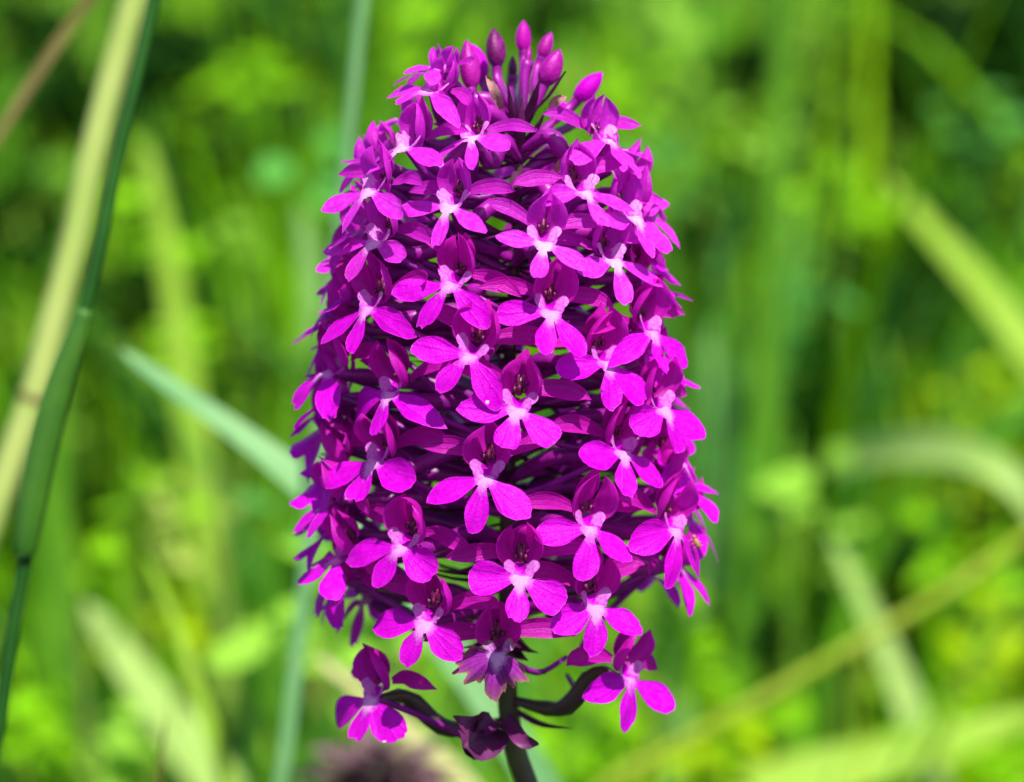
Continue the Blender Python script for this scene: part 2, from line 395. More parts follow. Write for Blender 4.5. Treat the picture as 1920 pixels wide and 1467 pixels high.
# its sheath: a tube round the stalk that ends in a collar
P = [at(x, y, .2975) for x, y in ((160, 580), (137, 650), (108, 740), (80, 850), (58, 960), (47, 1030), (46, 1042))]
sp = smooth_path(P, 30); rs = [pxm(.298) * (12 + 17 * math.sin(math.pi * min(1, .04 + .8 * i / 26))) if i < 28 else pxm(.298) * 20 for i in range(30)]
tv = tube(sp, rs, 14); obj('leaf_sheath', mesh('leaf_sheath', tv[0], tv[1], S_SHEATH, [(0, (j % 14) / 14, 0) for j in range(len(tv[0]))]), st)
ribbon('grass_blade', [(225, 655), (330, 735), (450, 820), (560, 905), (680, 1010)], 66, .37, B_BLUE, 'broad pale blue-green blade slanting down behind the orchid')
ribbon('grass_blade', [(690, -120), (676, 0), (655, 210), (628, 480), (600, 800), (570, 1100), (535, 1400), (520, 1500)], 27, .365, B_BLUE, 'narrow blue-green blade rising straight close behind the orchid', tip=False)
ribbon('grass_blade', [(900, -60), (800, 150), (690, 420), (600, 740), (555, 1050), (520, 1467)], 105, .52, B_GREEN, 'broad mid green blade arching behind the narrow blue-green one')
ribbon('grass_blade', [(215, -60), (155, 15), (70, 140), (0, 250), (-60, 360)], 20, .36, B_BROWN, 'thin brown dead blade leaning across the straw stalk', tip=False)
ribbon('grass_blade', [(1470, -120), (1462, 0), (1455, 260), (1445, 520), (1430, 800), (1400, 1150), (1370, 1467)], 52, .60, B_GREEN, 'tall upright green blade to one side of the orchid', tip=False)
ribbon('grass_blade', [(1660, 330), (1740, 430), (1840, 545), (1930, 660), (2060, 830)], 74, .64, B_LIME, 'bright lime blade sloping down through the sunlight')
ribbon('grass_blade', [(1960, 1010, .56), (1900, 905, .56), (1800, 850, .57), (1660, 845, .6), (1530, 895, .66), (1440, 1010, .74), (1380, 1180, .82)], 66, .56, B_PALE, 'pale green blade bent over in a wide arch')
stalk('grass_stalk', [(2040, 930), (1920, 1010), (1760, 1120), (1630, 1195), (1420, 1315), (1230, 1420), (1130, 1480)], 26, .50, B_YELLOW, 'thin yellow-green grass stalk lying aslant over a pale wide blade')
ribbon('grass_blade', [(1560, 1010), (1640, 1180), (1700, 1330), (1745, 1480), (1770, 1600)], 70, .56, B_PALE, 'pale wide blade standing under the slanting yellow-green stalk')
ribbon('grass_blade', [(270, 1040), (320, 1150), (365, 1290), (425, 1480), (450, 1600)], 36, .42, B_LIME, 'slim yellow-green blade leaning out of the low turf')
ribbon('grass_blade', [(312, 1345), (304, 1400), (292, 1480), (285, 1560)], 13, .33, B_BROWN, 'short brown dead blade tip poking up from the turf')
ribbon('grass_blade', [(560, 380), (585, 560), (590, 760), (560, 1000), (500, 1300), (470, 1500)], 80, .54, B_SOFT, 'wide grey-green blade hidden partly by the orchid')
ribbon('grass_blade', [(1330, 620), (1350, 800), (1340, 1000), (1290, 1250), (1240, 1467)], 60, .62, B_SOFT, 'grey-green blade beside the tall upright one')
ribbon('grass_blade', [(130, 380), (110, 560), (95, 760), (90, 1000), (100, 1300)], 80, .55, B_GREEN, 'green blade standing behind the sheathed stalk')
ribbon('grass_blade', [(270, 260), (300, 420), (330, 640), (370, 900)], 70, .60, B_LIME, 'yellow-green pointed blade behind the blue-green slanting one')
ribbon('grass_blade', [(160, 1130), (240, 1260), (330, 1380), (420, 1500)], 110, .52, B_PALE, 'pale blade flopped over low in the turf')
ribbon('grass_blade', [(1960, 1330), (1800, 1390), (1600, 1440), (1400, 1500)], 90, .55, B_LIME, 'lime blade lying flat under the pale wide one')
ribbon('grass_blade', [(1800, 700), (1720, 860), (1640, 1010), (1560, 1200), (1500, 1400)], 60, .62, B_GREEN, 'green blade rising through the pale arch')

# ------------------------------------------------------------------ the orchid
orchid = bpy.data.objects.new('orchid', None); COL.objects.link(orchid)
orchid.location = (.012, 0, 0); orchid.empty_display_size = .02
tag(orchid, 'magenta pyramidal orchid with a dense conical spike of small three-lobed flowers', 'orchid')
O_INV = Matrix.Translation(orchid.location).inverted()
AXIS = [(0, 11.5), (180, 9), (255, 5), (268, 3.0), (274, .9), (279, .0), (310, .2), (330, 1.1), (340, 1.6), (346, 1.8)]   # height, sideways in mm
def axis(z):
    z = z * 1000
    for (a, xa), (b, xb) in zip(AXIS, AXIS[1:]):
        if z <= b: return Vector(((xa + (xb - xa) * (z - a) / (b - a)) * MM, 0, z * MM))
    return Vector((AXIS[-1][1] * MM, 0, z * MM))
def zpix(y): return P0.z - (y - 733.5) * pxm(DAX) / math.cos(PITCH)
PROF = [(40, 40), (100, 65), (160, 105), (250, 170), (330, 205), (400, 230), (600, 262), (800, 288), (1000, 300), (1150, 285), (1300, 270), (1420, 250)]
def rprof(z):
    y = 733.5 - (z - P0.z) * math.cos(PITCH) / pxm(DAX)
    if y <= PROF[0][0]: return PROF[0][1] * pxm(DAX)
    for (a, ra), (b, rb) in zip(PROF, PROF[1:]):
        if y <= b: return (ra + (rb - ra) * (y - a) / (b - a)) * pxm(DAX)
    return PROF[-1][1] * pxm(DAX)
zs = [0, .1, .18, .23, .255, .264, .270, .275, .281, .29, .30, .31, .32, .327, .331, .3350]
pts = smooth_path([axis(z) for z in zs], 70)
tv = tube([O_INV @ p for p in pts], [(1.35 - 1.0 * max(0, (p.z - .25) / .085)) * MM if p.z > .25 else (1.35 + 1.2 * (1 - p.z / .25)) * MM for p in pts], 12, 5, .05)
obj('stem', mesh('stem', *tv, M_STEM), orchid)

# leaves low on the stem (below the picture) keep the plant whole
for k in range(5):
    a = k * 2.3 + .5; d = Vector((math.cos(a), math.sin(a), 0)); b = axis(.02 + .03 * k)
    sp = [O_INV @ (b + d * (.11 * t) + Vector((0, 0, .12 * t - .14 * t * t))) for t in (i / 9 for i in range(10))]
    v_, f_, p_ = tepal(sp, [.007 * math.sin(math.pi * (.12 + .86 * i / 9)) ** .7 for i in range(10)], 5, .4, face=Vector((0, 0, 1)))
    obj('stem_leaf', mesh('stem_leaf', v_, f_, B_GREEN, p_), orchid)

# ---- lip: one sheet of three lobes, two raised ears beside the throat
def lip_mesh(lobes, seed, mat=None, wilt=0.0, curl=1.0):
    """lobes: three (angle, length mm, half width mm), angles measured from +x (flower's right) counter-clockwise"""
    mat = mat or M_PETAL; r3 = random.Random(seed)
    ears = [(R(44) + r3.uniform(-.1, .1), r3.uniform(1.9, 2.25), .55), (R(136) + r3.uniform(-.1, .1), r3.uniform(1.9, 2.25), .55)]
    E = []
    for a, ln, hw in list(lobes):
        E.append((a, ln, hw, ln * .345))
    for a, ln, hw in ears: E.append((a, ln, hw, hw * 1.05))
    def radius(phi):
        best = 1.0 + .62 * max(0, math.sin(phi)) ** .8; who = -1
        for q, (a, ln, hw, al) in enumerate(E):
            d = (phi - a + math.pi) % (2 * math.pi) - math.pi
            if abs(d) > 1.3: continue
            c0 = ln - al; cs, sn = math.cos(d), math.sin(d)
            A = (cs / al) ** 2 + (sn / hw) ** 2; B = -2 * c0 * cs / al ** 2; C_ = (c0 / al) ** 2 - 1
            D = B * B - 4 * A * C_
            if D < 0: continue
            rr = (-B + math.sqrt(D)) / (2 * A)
            if rr > best: best, who = rr, q
        return best, who
    phis = [2 * math.pi * k / 96 for k in range(96)]
    for a, ln, hw, al in E:                    # extra rays at the lobes' flanks
        c0 = ln - al
        if c0 > al:
            ta = math.atan(hw / math.sqrt(c0 * c0 - al * al))
            for e in (-.02, -.002, .012): phis += [(a + ta + e) % (2 * math.pi), (a - ta - e) % (2 * math.pi)]
    phis = sorted(set(phis))
    nr = 12; verts, pig = [], []
    bend = [r3.uniform(-.02, .075) * curl for _ in E]; fold = [r3.choice((-.25, -.1, .1, .25, .45)) * r3.uniform(.6, 1.2) for _ in E]; ripple = r3.uniform(0, 6)
    tw = [r3.uniform(-.5, .5) * curl for _ in E]
    mid = lobes[1][0]
    ph0 = r3.uniform(0, 10); wamp = r3.uniform(.62, 1.05); pt = [r3.uniform(-.06, .09), r3.uniform(-.06, .06), r3.uniform(-.06, .09)]
    radii = []
    for phi in phis:
        rr, who = radius(phi)
        if 0 <= who < 3:
            d = (phi - E[who][0] + math.pi) % (2 * math.pi) - math.pi
            tipf = max(0, 1 - abs(d) * E[who][1] / (E[who][2] * 1.05))
            j = .045 * mnoise.noise(Vector((phi * 14, ph0, 0))) + .03 * mnoise.noise(Vector((phi * 40, ph0, 5)))
            rr *= (1 + j * (2.3 if who == 1 else 1.2) * tipf ** .4) * (1 + pt[who] * (2 * tipf - 1.3))
            if wilt: rr *= 1 + wilt * .45 * mnoise.noise(Vector((phi * 5, ph0, 9)))
        radii.append((rr, who))
    for i in range(nr + 1):
        f = (i / (nr - 1)) ** .85 * .978 if i < nr else 1.0
        for phi, (rr, who) in zip(phis, radii):
            r_ = max(.02, rr * f); x, y = r_ * math.cos(phi), r_ * math.sin(phi)
            # weights of the lobes at this angle, so that neighbouring rays blend
            h = 0; ws = 0
            for q, (a, ln, hw, al) in enumerate(E):
                d = (phi - a + math.pi) % (2 * math.pi) - math.pi
                wq = math.exp(-(d / .38) ** 2) + 1e-6
                s = r_ * math.sin(d); t = r_ * math.cos(d)
                if q < 3:
                    hq = -bend[q] * t * t - (.012 * max(0, t - 3.2) ** 3) * curl + fold[q] * s * s * .35 + tw[q] * s * t * .16 + .05 * math.sin(ripple + t * 2.1 + s * 2.6) * f
                else:
                    hq = .50 * max(0, t - .7) - .34 * max(0, t - 1.6) ** 2 + .25 * s * s
                h += wq * hq; ws += wq
            h /= ws
            up = max(0, y) * math.exp(-(x / .62) ** 2)
            h += -.95 * up ** 1.25 + .22 * math.exp(-((x / 1.1) ** 2 + ((y + .6) / 1.0) ** 2))
            if i == nr: h += .03
            if wilt: h += wilt * (.5 * math.sin(phi * 7 + ph0) * f * f - .25 * r_ * f * f)
            dm = (phi - mid + math.pi) % (2 * math.pi) - math.pi
            s, t = r_ * math.sin(dm), r_ * math.cos(dm)
            wh = .9 * math.exp(-(r_ / 1.25) ** 2) + (.62 * math.exp(-(s / .55) ** 2) * math.exp(-(max(0, t) / 2.3) ** 2) if t > -.3 else 0)
            wh *= wamp * (1 + .35 * mnoise.noise(Vector((x * 1.4, y * 1.4, ph0))))
            if i == nr and who in (0, 1, 2): wh = max(wh, .55)  # pale outermost ring paints the light caught by the thin lobe edge
            if who > 2: wh = max(wh, .62 * min(1, r_ / .8))
            if y > .2 and who not in (0, 1, 2): wh = max(wh, .55 * min(1, r_)) if abs(x) > .5 else wh * .8
            verts.append(mmv(x, y, h)); pig.append((min(1, wh), (phi * 1.1) % 1.0 if r_ > .3 else .5, f ** 8 if wilt else 0))
    return mesh('lip', verts, grid_faces(nr + 1, len(phis), 0, True), mat, pig)

# ---- hood parts in the flower's frame: x right, y up, z out towards the viewer of the flower (mm)
def sp_(pts, n=11): return smooth_path([mmv(*p) for p in pts], n)
def prof(n, wmax, pk=.5, tipw=.02, base=.35):
    out = []
    for i in range(n):
        t = i / (n - 1)
        v = base + (1 - base) * math.sin(math.pi / 2 * min(1, t / pk)) if t < pk else (1 - ((t - pk) / (1 - pk)) ** 1.7) ** 1.05
        out.append(max(tipw, wmax * v) * MM)
    return out
NV = 6
def variants(fn): return [fn(random.Random(100 + 13 * k), k) for k in range(NV)]
def dorsal(r4, k):
    s = sp_([(0, .5, -1.2), (r4.uniform(-.1, .1), 1.9, -1.5), (0, 3.4, -.9), (r4.uniform(-.15, .15), 4.3, .5), (r4.uniform(-.2, .2), 4.7 + r4.uniform(-.2, .5), 1.7)])
    v, f, p = tepal(s, prof(11, 1.6, .5), 9, 1.2, face=Vector((0, -.35, 1)), wave=.00008, seed=k)
    return mesh('dorsal_sepal', v, f, M_SEPAL, p)
def petal(sgn):
    def fn(r4, k):
        o = r4.uniform(-.3, .25)
        s = sp_([(sgn * .8, .1, -.9), (sgn * (1.75 + o * .5), 1.0, -.2), (sgn * (1.95 + o), 2.3, .55), (sgn * (1.4 + o), 3.5, 1.25), (sgn * (.7 + o * 1.6), 4.2 + r4.uniform(-.3, .4), 1.9)])
        v, f, p = tepal(s, prof(11, 1.5 + r4.uniform(-.12, .2), .5, .02, .5), 9, 1.25, face=Vector((-sgn * r4.uniform(.45, .8), -.1, .8)), wave=.0001, seed=k + 50)
        return mesh('petal', v, f, M_SEPAL, p)
    return fn
def lateral(sgn):
    def fn(r4, k):
        rise = r4.uniform(-.5, 1.2); bk = r4.uniform(-2.2, -1.0)
        s = sp_([(sgn * .7, .6, -1.25), (sgn * 2.4, 1.3 + rise * .3, -1.5), (sgn * 4.4, 1.6 + rise * .8, bk), (sgn * 6.2, 1.5 + rise * 1.2, bk - .1), (sgn * (7.3 + r4.uniform(-.5, .4)), 1.2 + rise * 1.4, bk + r4.uniform(-.3, .6))])
        v, f, p = tepal(s, prof(11, 1.02 + r4.uniform(-.1, .15), .52, .03, .4), 9, .7, face=Vector((0, r4.uniform(-.1, .6), 1)), wave=.0001, seed=k + 80)
        return mesh('lateral_sepal', v, f, M_SEPAL, p)
    return fn
def blob(c, rx, ry, rz, nu=7, nv=9):
    v, f = [], []
    for i in range(nu):
        a = math.pi * (i + .001) / (nu - 1 + .002)
        for j in range(nv):
            b = 2 * math.pi * j / nv
            v.append(mmv(c[0] + rx * math.sin(a) * math.cos(b), c[1] + ry * math.cos(a), c[2] + rz * math.sin(a) * math.sin(b)))
    return v, grid_faces(nu, nv, 0, True)
def join(parts):
    V, F = [], []
    for v, f in parts:
        o = len(V); V += v; F += [tuple(i + o for i in q) for q in f]
    return V, F
def column(r4, k):
    parts = [blob((0, 1.15, -.75), .55, 1.0, .45)]
    for s in (-1, 1):
        parts.append(blob((s * .24, 1.75, -.42), .17, .62, .22))       # the two anther pouches
        parts.append(blob((s * .52, .85, -.32), .26, .30, .22))        # the two stigma lobes
    parts.append(blob((0, .95, -.30), .10, .35, .14, 5, 7))            # the beak
    return mesh('column', *join(parts), M_COLUMN)
D_V, PL_V, PR_V, LL_V, LR_V = variants(dorsal), variants(petal(-1)), variants(petal(1)), variants(lateral(-1)), variants(lateral(1))
C_V = variants(column)
GEN_LIPS = [lip_mesh([(R(195 + q.uniform(-12, 12)), q.uniform(4.6, 5.4), q.uniform(1.15, 1.5)), (R(262 + q.uniform(-12, 12)), q.uniform(4.4, 5.2), q.uniform(1.0, 1.25)), (R(326 + q.uniform(-12, 12)), q.uniform(4.6, 5.4), q.uniform(1.15, 1.5))], 900 + k, curl=1.3) for k, q in ((k, random.Random(k)) for k in range(8))]

def flower(T, n, up, lip, seed, scale=1.0, parts='dplrLRcs', matset=None, stem_drop=None, label=None, lip_tilt=32, hs=1.0, fat=False, paler=False):
    """T: throat in the world, n: the way it faces, up: towards its hood"""
    r5 = random.Random(seed)
    right = up.cross(n).normalized(); up = n.cross(right).normalized()
    M = Matrix(((right.x, up.x, n.x, T.x), (right.y, up.y, n.y, T.y), (right.z, up.z, n.z, T.z), (0, 0, 0, 1)))
    inv = M.inverted()
    # ovary: from the back of the flower to the stem
    drop = stem_drop if stem_drop is not None else r5.uniform(.001, .005)
    za = max(.262, min(.334, T.z - drop)); A = axis(za)
    B = T - n * .0011 * scale
    out = Vector((T.x - A.x, T.y - A.y, 0)); dist = out.length; out.normalize()
    p1 = A + out * dist * .35 + Vector((0, 0, .35 * (B.z - A.z) + .0012)); p2 = B - n * .0035 - Vector((0, 0, .0004))
    if fat: p1 = A + out * dist * .45 + Vector((0, 0, .12 * (B.z - A.z) - .0004))
    path = smooth_path([A, p1, p2, B], 14)
    rad = [(.42 + .38 * math.sin(math.pi * (i / 13) ** .9)) * MM * (.9 + .2 * r5.random()) for i in range(14)]
    if fat: rad = [r_ * (.8 + .32 * math.sin(math.pi * i / 13)) for i, r_ in enumerate(rad)]
    v, f = tube([inv @ p for p in path], rad, 8, 3, .12, 5)
    fl = obj('flower', mesh('flower', v, f, M_STEM if fat else M_OVARY), orchid); fl.matrix_local = O_INV @ M
    S = Matrix.Scale(scale, 4)
    k = r5.randrange(NV)
    def add(name, me, rx=0, ry=0, rz=0):
        o = obj(name, me, fl)
        if paler and name in ('petal', 'lateral_sepal', 'dorsal_sepal'):
            o.material_slots[0].link = 'OBJECT'; o.material_slots[0].material = M_PSEPAL
        elif paler and name == 'lip':
            o.material_slots[0].link = 'OBJECT'; o.material_slots[0].material = M_PALE
        o.matrix_local = S @ Matrix.Rotation(rx, 4, 'X') @ Matrix.Rotation(ry, 4, 'Y') @ Matrix.Rotation(rz, 4, 'Z')
        return o
    j = lambda a: r5.gauss(0, a)
    if lip: add('lip', lip, -R(lip_tilt))
    S = Matrix.Translation((0, .00105 * scale, -.0008 * scale)) @ Matrix.Scale(scale * hs, 4)
    if 'd' in parts: add('dorsal_sepal', r5.choice(D_V), j(.08), j(.1), j(.08))
    if 'p' in parts: add('petal', r5.choice(PL_V), j(.08), j(.14), j(.08))
    if 'p' in parts: add('petal', r5.choice(PR_V), j(.08), j(.14), j(.08))
    if 'L' in parts: add('lateral_sepal', r5.choice(LL_V), j(.1), j(.12), j(.14))
    if 'R' in parts: add('lateral_sepal', r5.choice(LR_V), j(.1), j(.12), j(.14))
    if 'c' in parts: add('column', r5.choice(C_V))
    if 's' in parts:
        q0 = T - n * .0006; tang = Vector((0, 0, 1)).cross(out)
        sidev = tang * r5.choice((-1, 1)) * r5.uniform(.001, .003)
        q1 = q0 - n * .003 - up * .0012 + sidev * .4; q2 = q1 - out * .004 - Vector((0, 0, .0022)) + sidev; q3 = q2 - out * .003 - Vector((0, 0, r5.uniform(-.001, .003))) + sidev
        sv = tube([inv @ p for p in smooth_path([q0, q1, q2, q3], 12)], [(.42 - .18 * i / 11) * MM for i in range(12)], 7)
        obj('spur', mesh('spur', *sv, M_SPUR), fl)
        # bract under the ovary
        tip = A + out * dist * r5.uniform(.5, .75) + Vector((0, 0, r5.uniform(-.0022, .0012))) + tang * r5.gauss(0, .0012)
        bs = smooth_path([A - Vector((0, 0, .0008)), A + (tip - A) * .5 - Vector((0, 0, .0012)), tip], 8)
        v, f, p = tepal([inv @ q for q in bs], [.0007 * math.sin(math.pi * (.2 + .78 * i / 7)) for i in range(8)], 5, .8, face=inv.to_3x3() @ Vector((0, 0, 1)))
        obj('bract', mesh('bract', v, f, M_BRACT, p), fl)
    if label: fl['label'] = label
    return fl

def throat(px, py, dr=0.0):
    """where the ray meets the spike's round envelope"""
    d = ray(px, py).normalized(); best = None
    for i in range(900):
        p = CAM + d * (.235 + i * .00006)
        a = axis(p.z); q = Vector((p.x - a.x, p.y - a.y)).length; r_ = rprof(p.z) + dr
        if q <= r_: return p
        if best is None or q - r_ < best[0]: best = (q - r_, p)
    return best[1]
UPW = Vector((0, 0, 1))
def facing(T, tilt, yaw=0):
    a = axis(T.z); o = Vector((T.x - a.x, T.y - a.y, 0)).normalized()
    o = Matrix.Rotation(R(yaw), 3, 'Z') @ o
    return (o * math.cos(R(tilt)) + UPW * math.sin(R(tilt))).normalized()

# the flowers one can single out: throat, tips of left, middle and right lobe (pixels), tilt, yaw, width factors
F = [
 ((885, 258), (800, 285), (885, 312), (945, 270), 38, 0),
 ((845, 388), (741, 395), (815, 449), (906, 432), 26, 8),
 ((1020, 458), (930, 448), (1010, 505), (1100, 496), 24, -6),
 ((1095, 362), (1033, 365), (1132, 416), (1190, 386), 28, 0),
 ((703, 455), (604, 470), (650, 508), (752, 480), 24, 12),
 ((846, 535), (738, 551), (782, 602), (906, 598), 22, 6),
 ((1150, 490), (1084, 510), (1182, 562), (1250, 527), 24, 0),
 ((1033, 587), (930, 588), (1014, 668), (1096, 663), 20, -4),
 ((690, 580), (598, 638), (650, 658), (753, 606), 22, 12),
 ((880, 668), (774, 655), (822, 722), (928, 748), 20, 4),
 ((1137, 682), (1050, 690), (1155, 748), (1218, 746), 20, 0),
 ((1222, 625), (1168, 660), (1245, 700), (1300, 677), 20, 0),
 ((730, 740), (632, 752), (700, 817), (808, 778), 20, 12),
 ((970, 770), (863, 770), (944, 838), (1046, 828), 18, -2),
 ((1168, 850), (1086, 862), (1176, 932), (1252, 900), 18, -6),
 ((703, 868), (604, 905), (662, 942), (770, 908), 20, 12),
 ((1243, 770), (1200, 800), (1285, 838), (1322, 812), 18, 4),
 ((910, 897), (801, 930), (882, 994), (990, 965), 16, 4),
 ((1106, 992), (1008, 1000), (1100, 1082), (1187, 1045), 16, -6),
 ((752, 1028), (634, 1035), (700, 1092), (804, 1075), 18, 14),
 ((976, 1085), (877, 1088), (966, 1168), (1058, 1135), 16, -2),
 ((1266, 995), (1198, 1010), (1275, 1084), (1340, 1062), 18, -4),
 ((1116, 1140), (1035, 1178), (1122, 1222), (1203, 1185), 16, -10),
 ((797, 1170), (696, 1168), (756, 1238), (852, 1225), 16, 14),
 ((1180, 1275), (1104, 1300), (1185, 1362), (1264, 1330), 12, -14),
 ((697, 1312), (606, 1340), (665, 1386), (728, 1376), 16, 14),
 ((757, 277), (654, 300), (700, 322), (822, 300), 34, 0),
 ((1140, 264), (1082, 285), (1165, 305), (1212, 318), 34, 0),
 ((804, 172), (727, 170), (740, 192), (842, 196), 40, 0),
 ((694, 360), (606, 392), (640, 412), (742, 392), 28, 0),
 ((1188, 410), (1130, 425), (1215, 452), (1262, 468), 26, 0),
]
PALER = (0, 1, 2, 3, 4, 6, 26, 27, 28, 29, 30)  # upper flowers that take the paler materials
PLANES = {}
for k, (t, l_, m_, r_, tilt, yaw) in enumerate(F):
    kk = k if k < 26 else 1
    T = throat(*t); ft = (tilt - 16) * 1.2 + 4; LT = 30
    ax = axis(T.z); az = math.degrees(math.atan2(T.x - ax.x, -(T.y - ax.y)))
    if abs(az) > 60:                          # at the spike's flank: sit on the side that one sees
        d = ray(*t).normalized(); want = -abs(T.x - ax.x) / math.tan(R(60))
        T = T + d * ((want - (T.y - ax.y)) / d.y); az = math.copysign(60, az)
    faz = max(-50, min(50, az * .8))
    n = (Vector((math.sin(R(faz)), -math.cos(R(faz)), 0)) * math.cos(R(ft)) + UPW * math.sin(R(ft))).normalized()
    right = UPW.cross(n).normalized(); up = n.cross(right).normalized()
    nl = Matrix.Rotation(-R(LT), 3, right) @ n; ul = nl.cross(right).normalized()
    PLANES[k] = (T.copy(), nl.copy())
    tips = []
    for q in (l_, m_, r_):
        d = ray(*q); tt = (T - CAM).dot(nl) / d.dot(nl); X = CAM + d * tt - T
        tips.append([X.dot(right) * 1000, X.dot(ul) * 1000])
    hood = Vector((0, 1)) * .7 + Vector((-tips[1][0], -tips[1][1])).normalized() * .45
    roll = math.atan2(hood.y, hood.x) - math.pi / 2
    lob = []
    for q, (a, b) in enumerate(tips):
        ln = math.hypot(a, b); ln = max(4.2 if k != 28 else 3.2, min(6.4, ln))
        hw = (1.5, 1.18, 1.5)[q] * (.66 + .34 * min(1, kk / 13)) * rng.uniform(.88, 1.08)
        lob.append((math.atan2(b, a) - roll, ln, hw))
    up = (Matrix.Rotation(roll, 3, n) @ up)
    me = lip_mesh(lob, 300 + k, M_PALE if k in PALER else M_PETAL)
    flower(T, n, up, me, 40 + k, 1.0, lip_tilt=LT, hs=(.74 + .18 * min(1, kk / 10)) * (.8 if k == 28 else 1), fat=k in (24, 25), stem_drop=.0042 if k in (24, 25) else None, paler=k in PALER)

# flowers seen from the side at the edges and behind: height pixel, angle round the stem (0 = towards camera, + = right), scale
S_ = [(345, -100, .95), (322, 80, .9), (400, 88, .95), (465, -100, .95), (480, 98, .95),
      (560, -84, 1), (545, 100, 1), (640, -108, 1), (690, 92, 1), (735, -82, 1), (815, -104, 1), (800, 108, 1), (860, 84, 1), (880, -84, 1),
      (935, 105, 1), (970, -98, 1), (1030, -72, 1), (1060, 84, 1), (1140, -112, .95), (1120, 118, .95),
      (240, -118, .72), (150, -95, .6), (138, -58, .58),
      (310, -96, .85), (430, -76, .92), (520, -104, .95), (600, -90, .95), (690, -78, .95), (770, -98, .95), (850, -94, .95), (925, -76, .95), (1000, -90, .95), (1085, -84, .95),
      (285, 90, .82), (360, 96, .88), (440, 80, .92), (520, 84, .92), (610, 96, .95), (650, 80, .95), (750, 96, .95), (830, 90, .95), (905, 80, .95), (985, 98, .95)]
ga = 0
for row, y in enumerate(range(390, 1150, 68)):
    for a in ((128, 208) if row % 2 else (172,)):
        S_.append((y + (row * 29 + a * 3) % 50 - 20, a + (row * 37) % 60 - 8, 1))
for k, (y, th, s) in enumerate(S_):
    z = zpix(y); a = axis(z); rr = rprof(z) * rng.uniform(.96, 1.05) + (.0017 if abs(th) < 120 else 0)
    d = Vector((math.sin(R(th)), -math.cos(R(th)), 0))
    T = a + d * rr
    if y < 850 and abs(th) < 120: T.x -= .0016 if y > 330 else .0026
    tilt = 2 + 34 * max(0, (420 - y) / 300) + rng.uniform(-8, 8)
    n = facing(T, tilt, rng.uniform(-10, 10))
    flower(T, n, Matrix.Rotation(rng.gauss(0, .2), 3, n) @ UPW, rng.choice(GEN_LIPS), 700 + k, s * rng.uniform(.95, 1.06), lip_tilt=rng.uniform(48, 66) if abs(th) < 120 else rng.uniform(30, 50), hs=.84 if y > 330 else .74, fat=y == 1310, paler=y < 480)

# the withered flower low on the spike
T = throat(932, 1228, -.001); n = facing(T, 5)
me = lip_mesh([(R(200), 3.9, 1.7), (R(268), 3.6, 1.2), (R(318), 3.4, 1.3)], 777, M_WILT, wilt=.9)
flower(T, n, UPW, me, 778, .95, label='withered dark flower with browned shrivelled lip tips')

# ---- buds at the tip
def bud_mesh(seed, ln, wd, mat=M_BUD):
    r6 = random.Random(seed); v = []; pig = []; nu, nv = 16, 18
    bx, bz = r6.uniform(-.2, .2), r6.uniform(-.2, .2)
    for i in range(nu):
        t = i / (nu - 1)
        rr = wd * (max(.3, (1 - (1 - t / .4) ** 2) ** .5) if t < .4 else max(0, 1 - ((t - .4) / .6) ** 2.2) ** .85)
        if i == nu - 1: rr = .04
        for j in range(nv):
            a = 2 * math.pi * j / nv
            seam = abs(math.sin(1.5 * a + t * .8)) ** .5
            q = rr * (.80 + .22 * seam)
            v.append(mmv(q * math.cos(a) + bx * t * t * ln * .3, t * ln, q * math.sin(a) + bz * t * t * ln * .3)); pig.append((0.0, j / nv * 1.0, t))
    f = grid_faces(nu, nv, 0, True) + [tuple(range(nv - 1, -1, -1)), tuple(range((nu - 1) * nv, nu * nv))]
    return mesh('bud', v, f, mat, pig)
BUDS = [((931, 128), (928, 52), -.2, 1.0), ((981, 100), (979, 38), .3, .95), ((987, 125), (995, 86), -.5, .6), ((1013, 112), (1032, 60), .3, 1.0), ((1018, 162), (1048, 92), -.8, 1.12),
        ((884, 170), (876, 74), -.6, .82), ((905, 150), (888, 82), .5, 1.0), ((845, 150), (838, 98), .0, .9), ((1078, 190), (1128, 134), -.1, 1.0), ((960, 150), (962, 105), .9, .8), ((1065, 215), (1040, 180), .6, .9)]
for k, (b, t, dz, wf) in enumerate(BUDS):
    dep = DAX + (-.004 if dz < -.4 else .001 + .004 * dz)
    B = at(*b, dep + math.sin(PITCH) * 0 ); Tp = at(*t, dep)
    y = (Tp - B); ln = y.length; y.normalize()
    x = y.cross(FWD).normalized(); z = x.cross(y)
    M = Matrix(((x.x, y.x, z.x, B.x), (x.y, y.y, z.y, B.y), (x.z, y.z, z.z, B.z), (0, 0, 0, 1)))
    o = obj('bud', bud_mesh(k, ln * 1000, min(1.6, ln * 1000 * .255) * wf, (M_BUDD, M_SEPAL, M_BUD, M_BUD, M_BUD, M_BUD, M_PETAL, M_PETAL, M_PETAL, M_BUDD, M_PETAL)[k]), orchid); o.matrix_local = O_INV @ M
    inv = M.inverted(); A = axis(min(.3345, B.z - .004))
    path = smooth_path([A, A + (B - A) * .5 + Vector((B.x - A.x, B.y - A.y, 0)) * .05, B - y * .001, B + y * .0006], 10)
    tv = tube([inv @ p for p in path], [(.34 + .2 * (i / 9)) * MM for i in range(10)], 8, 3, .14, 4)
    obj('ovary', mesh('ovary', *tv, M_OVARY), o)
